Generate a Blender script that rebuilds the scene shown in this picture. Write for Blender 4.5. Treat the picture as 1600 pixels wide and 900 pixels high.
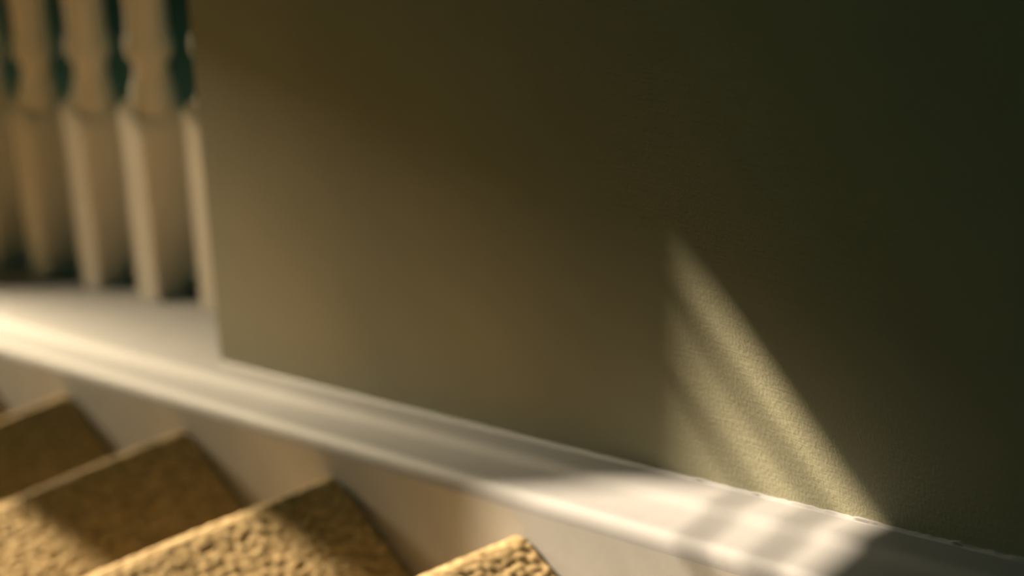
import bpy, bmesh, math, random
import numpy as np
from mathutils import Vector, Matrix

random.seed(4)
RNG = np.random.default_rng(7)
for o in list(bpy.data.objects):
    bpy.data.objects.remove(o, do_unlink=True)
scene = bpy.context.scene
COL = scene.collection

# ------------------------------------------------------------------ camera
RUN, RISE = 0.26, 0.1767           # one step of the flight, metres
M = RISE / RUN                     # pitch of the flight
CAM = Vector((1.197, -0.696, 1.449))
PITCH, YAW, ROLL, FPX = 0.738, 1.045, -0.008, 5132.0
d = Vector((-math.sin(YAW) * math.cos(PITCH), math.cos(YAW) * math.cos(PITCH), -math.sin(PITCH)))
r = d.cross(Vector((0, 0, 1))).normalized()
u = r.cross(d)
r2 = math.cos(ROLL) * r + math.sin(ROLL) * u
u2 = -math.sin(ROLL) * r + math.cos(ROLL) * u
cam_data = bpy.data.cameras.new('camera')
cam = bpy.data.objects.new('camera', cam_data)
COL.objects.link(cam)
cam.matrix_world = Matrix(((r2.x, u2.x, -d.x, CAM.x), (r2.y, u2.y, -d.y, CAM.y), (r2.z, u2.z, -d.z, CAM.z), (0, 0, 0, 1)))
cam_data.sensor_width = 36.0
cam_data.lens = FPX / 1600.0 * 36.0
cam_data.clip_start = 0.05
cam_data.dof.use_dof = True
cam_data.dof.focus_distance = 1.70
cam_data.dof.aperture_fstop = 5.6
scene.camera = cam

# ------------------------------------------------------------------ world, sun, added fill light, exposure
world = bpy.data.worlds.new('world')
scene.world = world
world.use_nodes = True
bg = world.node_tree.nodes['Background']
bg.inputs['Color'].default_value = (0.0, 0.70, 0.58, 1)
bg.inputs['Strength'].default_value = 0.14

SUN = Vector((1.0, 0.32, -0.255)).normalized()      # direction the light travels
sun_data = bpy.data.lights.new('sun', 'SUN')
sun_data.energy = 14.0
sun_data.color = (1.0, 0.83, 0.61)
sun_data.angle = math.radians(0.55)
sun = bpy.data.objects.new('sun', sun_data)
COL.objects.link(sun)
sun.rotation_euler = SUN.to_track_quat('-Z', 'Y').to_euler()

END_X = -3.2                                        # inner face of the end wall with the window
fill_data = bpy.data.lights.new('door_fill', 'AREA')   # fill added to brighten cap and balusters from below
fill_data.shape = 'RECTANGLE'
fill_data.size, fill_data.size_y = 0.5, 0.46
fill_data.energy = 172
fill_data.color = (1.0, 0.80, 0.52)
fill_light = bpy.data.objects.new('door_fill', fill_data)
COL.objects.link(fill_light)
FILL_Y0, FILL_Y1, FILL_Z0, FILL_Z1 = -0.50, 0.0, -1.23, -0.77
fill_light.location = (END_X - 0.02, (FILL_Y0 + FILL_Y1) / 2, (FILL_Z0 + FILL_Z1) / 2)
fill_light.rotation_euler = (math.radians(90), 0, math.radians(-90))

scene.view_settings.view_transform = 'Standard'
scene.view_settings.look = 'None'
scene.view_settings.gamma = 1.0
scene.view_settings.use_curve_mapping = False
scene.view_settings.exposure = 0.0

# ------------------------------------------------------------------ helpers
def tag(o, label=None, cat=None, group=None, kind=None):
    if label: o['label'] = label
    if cat: o['category'] = cat
    if group: o['group'] = group
    if kind: o['kind'] = kind
    return o

def link(name, mesh, mat=None, parent=None, smooth=False):
    o = bpy.data.objects.new(name, mesh)
    COL.objects.link(o)
    if mat and not mesh.materials: mesh.materials.append(mat)
    if parent: o.parent = parent
    if smooth:
        mesh.polygons.foreach_set('use_smooth', [True] * len(mesh.polygons))
        mesh.set_sharp_from_angle(angle=math.radians(25))
    return o

def empty(name, loc=(0, 0, 0)):
    o = bpy.data.objects.new(name, None)
    o.location = loc
    o.empty_display_size = 0.1
    COL.objects.link(o)
    return o

def mesh_from(name, verts, faces):
    me = bpy.data.meshes.new(name)
    me.from_pydata([tuple(v) for v in verts], [], faces)
    me.update()
    bm = bmesh.new(); bm.from_mesh(me)
    bmesh.ops.recalc_face_normals(bm, faces=bm.faces)
    bm.to_mesh(me); bm.free()
    return me

def box_mesh(name, x0, x1, y0, y1, z0, z1, bevel=0.0):
    bm = bmesh.new()
    bmesh.ops.create_cube(bm, size=1.0)
    for v in bm.verts:
        v.co = Vector(((x0 + x1) / 2 + v.co.x * (x1 - x0), (y0 + y1) / 2 + v.co.y * (y1 - y0), (z0 + z1) / 2 + v.co.z * (z1 - z0)))
    if bevel:
        bmesh.ops.bevel(bm, geom=bm.edges[:], offset=bevel, segments=2, affect='EDGES', profile=0.5)
    me = bpy.data.meshes.new(name); bm.to_mesh(me); bm.free()
    return me

def pitched_prism(name, prof, x0, x1, n=1, wob=None):
    """Extrude a closed (y, z) profile along the flight; z follows the pitch."""
    verts, faces = [], []
    k = len(prof)
    for i in range(n + 1):
        x = x0 + (x1 - x0) * i / n
        for j, (y, z) in enumerate(prof):
            dy, dz = wob(x, j) if wob else (0, 0)
            verts.append((x, y + dy, z + dz + M * x))
    for i in range(n):
        for j in range(k):
            a, b = i * k + j, i * k + (j + 1) % k
            faces.append((a, b, b + k, a + k))
    faces.append(tuple(range(k)))
    faces.append(tuple(range(n * k, n * k + k)))
    return mesh_from(name, verts, faces)

def lathe(name, prof, seg=40, centre=(0, 0)):
    verts, faces = [], []
    for (rad, z) in prof:
        for i in range(seg):
            a = 2 * math.pi * i / seg
            verts.append((centre[0] + rad * math.cos(a), centre[1] + rad * math.sin(a), z))
    for j in range(len(prof) - 1):
        for i in range(seg):
            a, b = j * seg + i, j * seg + (i + 1) % seg
            faces.append((a, b, b + seg, a + seg))
    faces.append(tuple(range(seg)))
    faces.append(tuple(range((len(prof) - 1) * seg, len(prof) * seg)))
    return mesh_from(name, verts, faces)

# ------------------------------------------------------------------ materials
def new_mat(name):
    m = bpy.data.materials.new(name)
    m.use_nodes = True
    nt = m.node_tree
    return m, nt, nt.nodes['Principled BSDF']

def ramp_noise(nt, scale, c0, c1, p0=0.35, p1=0.65, detail=4, coord='Object', stretch=None):
    tc = nt.nodes.new('ShaderNodeTexCoord')
    src = tc.outputs[coord]
    if stretch:
        mp = nt.nodes.new('ShaderNodeMapping')
        mp.inputs['Scale'].default_value = stretch
        nt.links.new(src, mp.inputs['Vector']); src = mp.outputs['Vector']
    nz = nt.nodes.new('ShaderNodeTexNoise')
    nz.inputs['Scale'].default_value = scale
    nz.inputs['Detail'].default_value = detail
    nt.links.new(src, nz.inputs['Vector'])
    rp = nt.nodes.new('ShaderNodeValToRGB')
    rp.color_ramp.elements[0].position, rp.color_ramp.elements[1].position = p0, p1
    rp.color_ramp.elements[0].color, rp.color_ramp.elements[1].color = (*c0, 1), (*c1, 1)
    nt.links.new(nz.outputs['Fac'], rp.inputs['Fac'])
    return nz, rp, src

def add_bump(nt, bsdf, height, strength, dist, prev=None):
    b = nt.nodes.new('ShaderNodeBump')
    b.inputs['Strength'].default_value = strength
    b.inputs['Distance'].default_value = dist
    nt.links.new(height, b.inputs['Height'])
    if prev: nt.links.new(prev.outputs['Normal'], b.inputs['Normal'])
    nt.links.new(b.outputs['Normal'], bsdf.inputs['Normal'])
    return b

def paint_wall(name, c0, c1, rough=0.55, spec=0.5):
    m, nt, b = new_mat(name)
    nz, rp, src = ramp_noise(nt, 6.0, c0, c1)
    nt.links.new(rp.outputs['Color'], b.inputs['Base Color'])
    b.inputs['Roughness'].default_value = rough
    b.inputs['Specular IOR Level'].default_value = spec
    fine = nt.nodes.new('ShaderNodeTexNoise')
    fine.inputs['Scale'].default_value = 420.0
    fine.inputs['Detail'].default_value = 5
    nt.links.new(src, fine.inputs['Vector'])
    b1 = add_bump(nt, b, fine.outputs['Fac'], 0.38, 0.0010)
    # drag marks of the brush, along the slope of the cap
    mp = nt.nodes.new('ShaderNodeMapping')
    mp.inputs['Scale'].default_value = (28, 28, 380)
    rt = nt.nodes.new('ShaderNodeMapping')
    rt.inputs['Rotation'].default_value = (0, math.radians(30), 0)
    nt.links.new(src, rt.inputs['Vector'])
    nt.links.new(rt.outputs['Vector'], mp.inputs['Vector'])
    br = nt.nodes.new('ShaderNodeTexNoise')
    br.inputs['Scale'].default_value = 1.0
    br.inputs['Detail'].default_value = 3
    br.inputs['Distortion'].default_value = 0.6
    nt.links.new(mp.outputs['Vector'], br.inputs['Vector'])
    add_bump(nt, b, br.outputs['Fac'], 0.2, 0.0012, b1)
    return m

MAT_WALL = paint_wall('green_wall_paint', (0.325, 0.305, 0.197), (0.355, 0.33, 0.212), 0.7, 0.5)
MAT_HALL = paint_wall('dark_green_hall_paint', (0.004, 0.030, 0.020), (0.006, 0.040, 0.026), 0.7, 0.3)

def gloss_white(name, c0, c1, rough=0.7):
    m, nt, b = new_mat(name)
    nz, rp, src = ramp_noise(nt, 22.0, c0, c1)
    nt.links.new(rp.outputs['Color'], b.inputs['Base Color'])
    b.inputs['Roughness'].default_value = rough
    fine = nt.nodes.new('ShaderNodeTexNoise')
    fine.inputs['Scale'].default_value = 160.0
    nt.links.new(src, fine.inputs['Vector'])
    add_bump(nt, b, fine.outputs['Fac'], 0.15, 0.0008)
    return m

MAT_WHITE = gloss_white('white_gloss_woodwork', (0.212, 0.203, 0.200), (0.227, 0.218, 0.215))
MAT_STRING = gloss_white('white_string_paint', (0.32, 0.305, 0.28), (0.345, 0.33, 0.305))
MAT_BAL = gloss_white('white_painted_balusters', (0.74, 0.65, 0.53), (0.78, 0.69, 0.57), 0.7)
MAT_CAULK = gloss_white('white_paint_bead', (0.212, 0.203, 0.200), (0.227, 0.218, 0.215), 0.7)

def carpet_mat():
    m, nt, b = new_mat('golden_loop_carpet')
    nz, rp, src = ramp_noise(nt, 150.0, (0.28, 0.19, 0.085), (0.62, 0.445, 0.225), 0.3, 0.7, 3)
    nt.links.new(rp.outputs['Color'], b.inputs['Base Color'])
    b.inputs['Roughness'].default_value = 0.95
    b.inputs['Specular IOR Level'].default_value = 0.1
    b.inputs['Sheen Weight'].default_value = 0.0
    b.inputs['Sheen Roughness'].default_value = 0.5
    b.inputs['Sheen Tint'].default_value = (1.0, 0.85, 0.6, 1)
    fine = nt.nodes.new('ShaderNodeTexNoise')
    fine.inputs['Scale'].default_value = 1500.0
    nt.links.new(src, fine.inputs['Vector'])
    add_bump(nt, b, fine.outputs['Fac'], 0.4, 0.0006)
    return m
MAT_CARPET = carpet_mat()

def wood_mat(name, c0, c1):
    m, nt, b = new_mat(name)
    nz, rp, src = ramp_noise(nt, 3.0, c0, c1, stretch=(3, 30, 30))
    nt.links.new(rp.outputs['Color'], b.inputs['Base Color'])
    b.inputs['Roughness'].default_value = 0.45
    return m
MAT_DARKWOOD = wood_mat('dark_floor_boards', (0.002, 0.012, 0.008), (0.004, 0.018, 0.012))

# ------------------------------------------------------------------ structure
WALL_Y = 0.0505
H = 0.032                         # foot of the wall above the nosing line
WALL_X0 = -0.55
STAIR_W = 0.95
K_TOP, K_BOT = -3, 10
FLOOR_Z = -RISE * (K_BOT + 1)
LAND_Z = -K_TOP * RISE
LAND_X = -K_TOP * RUN

# the painted wall beside the flight, standing on the cap board
verts = []
for y in (WALL_Y, WALL_Y + 0.115):
    verts += [(WALL_X0, y, M * WALL_X0 + H - 0.008), (LAND_X, y, M * LAND_X + H - 0.008), (2.4, y, LAND_Z + H), (2.4, y, 2.7), (WALL_X0, y, 2.7)]
faces = [(0, 1, 2, 3, 4), (9, 8, 7, 6, 5)] + [(i, (i + 1) % 5, 5 + (i + 1) % 5, 5 + i) for i in range(5)]
wall = link('wall_right', mesh_from('wall_right', verts, faces), MAT_WALL)
tag(wall, 'dark olive green painted wall rising from the white stair string', kind='structure')

# end wall with the window opening the sun comes through
TAN_P, TAN_E = SUN.y / SUN.x, -SUN.z / SUN.x
JAMB_Y = WALL_Y - TAN_P * (0.130 - END_X)
HEAD_Z = 0.294 + TAN_E * (0.112 - END_X)
SILL_Z, WIN_Y0 = -0.42 + TAN_E * (-0.56 - END_X), JAMB_Y - 0.22
T = 0.12
HALL_Y, OPP_Y = 1.6, JAMB_Y - 0.7
TOP = 2.7
bmw = bmesh.new()
def add_box(bm, x0, x1, y0, y1, z0, z1):
    res = bmesh.ops.create_cube(bm, size=1.0)
    for v in res['verts']:
        v.co = Vector(((x0 + x1) / 2 + v.co.x * (x1 - x0), (y0 + y1) / 2 + v.co.y * (y1 - y0), (z0 + z1) / 2 + v.co.z * (z1 - z0)))
X0, X1 = END_X - T, END_X
add_box(bmw, X0, X1, OPP_Y, WIN_Y0, FLOOR_Z, TOP)
add_box(bmw, X0, X1, JAMB_Y, FILL_Y0 - 0.12, FLOOR_Z, TOP)
add_box(bmw, X0, X1, FILL_Y1 + 0.12, HALL_Y, FLOOR_Z, TOP)
add_box(bmw, X0, X1, FILL_Y0 - 0.12, FILL_Y1 + 0.12, FILL_Z1 + 0.12, TOP)
add_box(bmw, X0, X1, WIN_Y0, JAMB_Y, FLOOR_Z, SILL_Z)
add_box(bmw, X0, X1, WIN_Y0, JAMB_Y, HEAD_Z, TOP)
me = bpy.data.meshes.new('wall_end'); bmw.to_mesh(me); bmw.free()
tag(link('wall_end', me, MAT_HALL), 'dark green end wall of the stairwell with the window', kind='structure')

# window: frame and glazing bars across the head
win = tag(empty('window_1', (END_X - 0.06, JAMB_Y, SILL_Z)), 'white framed stairwell window with bars across its head', kind='structure')
off = Vector(win.location)
def win_part(name, y0, y1, z0, z1):
    me = box_mesh(name, -0.02, 0.02, y0 - off.y, y1 - off.y, z0 - off.z, z1 - off.z, min(0.003, 0.2 * (z1 - z0)))
    return link(name, me, MAT_WHITE, win)
for z, hz in ((HEAD_Z - 0.056, 0.0020), (HEAD_Z - 0.118, 0.0013)):
    win_part('glazing_bar', WIN_Y0, JAMB_Y, z - hz, z + hz)
win_part('window_sill', WIN_Y0, JAMB_Y, SILL_Z, SILL_Z + 0.03)
win_part('stile', WIN_Y0, WIN_Y0 + 0.04, SILL_Z + 0.03, HEAD_Z)

# unseen glazed door, added at the foot of the flight to hold the fill
door = tag(empty('fill_door_1', (END_X - 0.06, (FILL_Y0 + FILL_Y1) / 2, FLOOR_Z)), 'unseen white glazed door added to hold the fill light', kind='structure')
doff = Vector(door.location)
def fill_door_part(name, y0, y1, z0, z1, t=0.02):
    return link(name, box_mesh(name, -t, t, y0 - doff.y, y1 - doff.y, z0 - doff.z, z1 - doff.z, 0.003), MAT_WHITE, door)
fill_door_part('stile', FILL_Y0 - 0.12, FILL_Y0, FLOOR_Z, FILL_Z1 + 0.12)
fill_door_part('stile', FILL_Y1, FILL_Y1 + 0.12, FLOOR_Z, FILL_Z1 + 0.12)
fill_door_part('top_rail', FILL_Y0, FILL_Y1, FILL_Z1, FILL_Z1 + 0.12)
fill_door_part('lower_panel', FILL_Y0, FILL_Y1, FLOOR_Z, FILL_Z0)

# unseen bulkhead, added above the lower steps to keep fill off the upper wall
tag(link('wall_shade_bulkhead', box_mesh('wall_shade_bulkhead', -1.62, -1.50, -0.45, HALL_Y, -0.45, TOP), MAT_HALL), 'unseen dark green bulkhead added to block fill light from the upper wall', kind='structure')

# hall floor, far side walls, landing
tag(link('floor', box_mesh('floor', END_X - T, LAND_X, OPP_Y, HALL_Y, FLOOR_Z - 0.1, FLOOR_Z), MAT_DARKWOOD), 'dark boarded floor of the hall below', kind='structure')
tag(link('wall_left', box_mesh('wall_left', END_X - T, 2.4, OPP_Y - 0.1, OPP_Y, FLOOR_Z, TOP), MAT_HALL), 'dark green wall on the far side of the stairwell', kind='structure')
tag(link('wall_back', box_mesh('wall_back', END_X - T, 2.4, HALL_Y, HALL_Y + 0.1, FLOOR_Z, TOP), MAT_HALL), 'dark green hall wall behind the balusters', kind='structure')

# white string beside the steps, its cap board and the painted bead along the wall
string = tag(empty('trim_1', (0, 0, 0)), 'white painted stair string with stepped cap below the green wall', kind='structure')
XS0, XS1 = -2.75, LAND_X + 0.1
link('string_board', pitched_prism('string_board', [(0.0, 0.008), (0.0, -0.30), (0.03, -0.30), (0.03, 0.008)], XS0, XS1), MAT_STRING, string)
cap_prof = [(0.010 - 0.0100 * math.cos(a), 0.008 + 0.0135 * math.sin(a)) for a in [math.pi / 2 * t / 8 for t in range(0, 9)]] + [(0.024, 0.0245), (0.0285, 0.0262), (0.0315, 0.0285), (0.036, 0.0305), (0.178, 0.0320), (0.180, 0.030), (0.180, 0.008)]
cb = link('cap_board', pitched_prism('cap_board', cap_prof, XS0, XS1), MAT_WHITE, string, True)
ph = [random.uniform(0, 6.28) for _ in range(12)]
def bead_wob(x, j):
    if j in (0, 1): return (0, 0)
    g = min(1.0, max(0.15, (x + 0.05) / 0.4))            # rougher where the bead was laid last
    s = g * sum(math.sin(x * f + ph[i]) * a for i, (f, a) in enumerate([(31, .0005), (83, .0005), (170, .0005), (390, .0003), (610, .0001)]))
    s = abs(s) - 0.0004 * g
    return (-0.3 * s, s) if j in (3, 4) else (s * 0.5, 0)
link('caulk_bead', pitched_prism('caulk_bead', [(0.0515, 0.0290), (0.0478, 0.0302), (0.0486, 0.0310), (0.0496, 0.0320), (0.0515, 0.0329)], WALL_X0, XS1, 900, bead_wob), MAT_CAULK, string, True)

# ------------------------------------------------------------------ carpeted flight
stairs = tag(empty('staircase', (0, 0, 0)), 'stair flight covered in golden brown looped carpet beside the white string', 'staircase')

def tuft_height(s, t, seed):
    """cushion-like loops on a jittered grid, s and t in metres"""
    rng = np.random.default_rng(seed)
    P = 0.0062
    n = 256
    jx, jy = rng.random((n, n)), rng.random((n, n))
    hh = 0.55 + 0.45 * rng.random((n, n))
    ci, cj = np.floor(s / P).astype(int), np.floor(t / P).astype(int)
    best = np.zeros_like(s)
    for a in (-1, 0, 1):
        for b in (-1, 0, 1):
            I, J = (ci + a), (cj + b)
            px = (I + 0.15 + 0.7 * jx[I % n, J % n]) * P
            py = (J + 0.15 + 0.7 * jy[I % n, J % n]) * P
            q = ((s - px) ** 2 + (t - py) ** 2) / (0.74 * P) ** 2
            best = np.maximum(best, hh[I % n, J % n] * np.sqrt(np.clip(1 - q, 0, 1)))
    return best

def carpet_step(name, seed, x_back):
    R = 0.022
    # profile from the back of the tread over the nosing and down the riser: positions and normals
    pts = []
    st = 0.0015
    for x in np.arange(x_back, -0.0 + R, -st): pts.append((x, 0.0, 0, 1))
    n_tread = len(pts)
    na = int(math.pi * R / st)
    for i in range(na + 1):
        a = math.pi / 2 + math.pi * 0.5 * 2 * i / na * 0.86
        pts.append((R + R * math.cos(a), -R + R * math.sin(a), math.cos(a), math.sin(a)))
    lx, lz = pts[-1][0], pts[-1][1]
    for i in range(1, 9): pts.append((lx + 0.0012 * i, lz - 0.0012 * i * 0.4, -0.5, -0.8))
    bx, bz = pts[-1][0], pts[-1][1]
    for z in np.arange(bz - st, -RISE - 0.002, -st * 1.5): pts.append((bx, z, -1, 0))
    pts = np.array(pts)
    L = np.concatenate([[0], np.cumsum(np.hypot(np.diff(pts[:, 0]), np.diff(pts[:, 1])))])
    # across the flight: fine where the steps meet the string, coarser far from it
    ys = np.concatenate([np.arange(0, 0.34, 0.0015), np.arange(0.34, STAIR_W, 0.004)])
    S, Y = np.meshgrid(L, ys, indexing='ij')
    hgt = tuft_height(S + 1.0, Y + 1.0, seed)
    edge = np.clip(Y / 0.004, 0, 1)
    # loops worn smoother over the nosing
    worn = np.ones(len(L)); worn[n_tread:] = 0.45
    worn = np.convolve(np.pad(worn, 8, mode='edge'), np.ones(17) / 17, mode='valid')
    amp = 0.0030 * worn[:, None]
    dsp = (hgt - 0.9) * amp - (1 - np.sqrt(np.clip(1 - (1 - edge) ** 2, 0, 1))) * 0.003
    dsp += 0.0008 * np.sin(S * 41 + seed) * np.sin(Y * 33 + 2 * seed)
    V = np.stack([pts[:, 0][:, None] + pts[:, 2][:, None] * dsp, -0.0012 - Y, pts[:, 1][:, None] + pts[:, 3][:, None] * dsp], -1).reshape(-1, 3)
    a, b = S.shape
    idx = np.arange(a * b).reshape(a, b)
    F = np.stack([idx[:-1, :-1], idx[1:, :-1], idx[1:, 1:], idx[:-1, 1:]], -1).reshape(-1, 4)
    me = bpy.data.meshes.new(name)
    me.vertices.add(len(V)); me.vertices.foreach_set('co', V.astype(np.float32).ravel())
    me.loops.add(F.size); me.loops.foreach_set('vertex_index', F.astype(np.int32).ravel())
    me.polygons.add(len(F)); me.polygons.foreach_set('loop_start', np.arange(0, F.size, 4, dtype=np.int32))
    me.polygons.foreach_set('use_smooth', np.ones(len(F), dtype=bool))
    me.update(calc_edges=True); me.validate()
    me.materials.append(MAT_CARPET)
    return me
step_meshes = [carpet_step('carpeted_step', sd, RUN + 0.03) for sd in (3, 8)]
for k in range(K_TOP + 1, K_BOT + 1):
    s = link('carpeted_step', step_meshes[k % 2], None, stairs)
    s.location = (-k * RUN, 0, -k * RISE)
link('outer_string', pitched_prism('outer_string', [(-STAIR_W - 0.002, 0.02), (-STAIR_W - 0.002, -0.30), (-STAIR_W - 0.034, -0.30), (-STAIR_W - 0.034, 0.02)], XS0, LAND_X), MAT_STRING, stairs)
# landing at the head of the flight
me = carpet_step('carpeted_landing', 5, 0.06)
s = link('carpeted_landing', me, None, stairs); s.location = (LAND_X, 0, LAND_Z)
link('landing_floor', box_mesh('landing_floor', LAND_X + 0.04, 2.4, -STAIR_W - 0.2, WALL_Y, LAND_Z - 0.15, LAND_Z - 0.002), MAT_CARPET, stairs)

# ------------------------------------------------------------------ balustrade
BAL_X, BAL_Y, SP, BS = -0.722, 0.145, 0.142, 0.050
bal = tag(empty('balustrade', (BAL_X, BAL_Y, H + M * BAL_X)), 'white turned balusters on the stair cap beyond the wall end', 'balustrade')
BH = 0.210
hb = BS / 2
def block_mesh():
    c = 0.007
    zb = lambda x: M * x - 0.002
    ring = [(-hb, -hb), (hb, -hb), (hb, hb), (-hb, hb)]
    verts, faces = [], []
    # foot: back edge cut away, then full square, then chamfered shoulder
    cut_y, cut_z = 0.022, 0.050
    lev = [[(x, min(y, hb - cut_y), zb(x)) for x, y in ring],
           [(x, y, zb(x) + (cut_z if y > 0 else 0.010)) for x, y in ring],
           [(x, y, BH - 0.004) for x, y in ring],
           [(x * 0.97, y * 0.97, BH) for x, y in ring],
           [(x * 0.74, y * 0.74, BH + 0.009) for x, y in ring]]
    for l in lev: verts += l
    for i in range(len(lev) - 1):
        for j in range(4):
            a, b = i * 4 + j, i * 4 + (j + 1) % 4
            faces.append((a, b, b + 4, a + 4))
    faces += [(0, 1, 2, 3), tuple(range(len(verts) - 4, len(verts)))]
    me = mesh_from('square_foot', verts, faces)
    bm = bmesh.new(); bm.from_mesh(me)
    bmesh.ops.bevel(bm, geom=[e for e in bm.edges], offset=0.0022, segments=2, affect='EDGES')
    bm.to_mesh(me); bm.free()
    return me
def shaft_mesh():
    p = [(0.014, BH + 0.004), (0.019, BH + 0.007), (0.0225, BH + 0.012), (0.0232, BH + 0.018), (0.0220, BH + 0.025), (0.0195, BH + 0.034),
         (0.0176, BH + 0.043), (0.0170, BH + 0.050), (0.0180, BH + 0.057), (0.0215, BH + 0.062), (0.0240, BH + 0.067), (0.0248, BH + 0.073), (0.0240, BH + 0.079), (0.0212, BH + 0.085),
         (0.0205, BH + 0.118), (0.0218, BH + 0.135), (0.0225, BH + 0.165), (0.0215, BH + 0.22), (0.0180, BH + 0.30), (0.0145, BH + 0.37), (0.0135, BH + 0.40), (0.019, BH + 0.41), (0.021, BH + 0.418), (0.019, BH + 0.426), (0.0145, BH + 0.435), (0.016, BH + 0.46), (0.016, BH + 0.62)]
    return lathe('baluster', [(rad * 0.87, z) for rad, z in p])
BM, SM = block_mesh(), shaft_mesh()
SM.polygons.foreach_set('use_smooth', [True] * len(SM.polygons))
for i in range(-1, 5):
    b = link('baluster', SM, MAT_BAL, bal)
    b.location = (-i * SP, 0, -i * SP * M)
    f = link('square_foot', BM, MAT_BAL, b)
# handrail over the balusters
hv = pitched_prism('handrail', [(-0.030, 0), (-0.034, 0.02), (-0.028, 0.045), (-0.012, 0.058), (0.012, 0.058), (0.028, 0.045), (0.034, 0.02), (0.030, 0)], -0.64, 0.17)
hr = link('handrail', hv, MAT_DARKWOOD, bal, True)
hr.location = (0, 0, BH + 0.59)

# unseen square post, added past the last baluster to dim the left ones
NX, NY, NW = -1.440, 0.084, 0.055
newel = tag(empty('shading_newel', (NX, NY, H + M * NX)), 'unseen square white post added to shade the lower balusters and cap', 'newel post')
link('post', box_mesh('post', -NW, NW, -NW, NW, -0.35, 0.98, 0.004), MAT_BAL, newel)
link('cap', box_mesh('cap', -NW - 0.012, NW + 0.012, -NW - 0.012, NW + 0.012, 0.98, 1.005, 0.006), MAT_BAL, newel)
link('finial', lathe('finial', [(0.03, 1.003), (0.026, 1.02), (0.045, 1.045), (0.055, 1.075), (0.048, 1.105), (0.026, 1.125), (0.004, 1.13)]), MAT_BAL, newel, True)
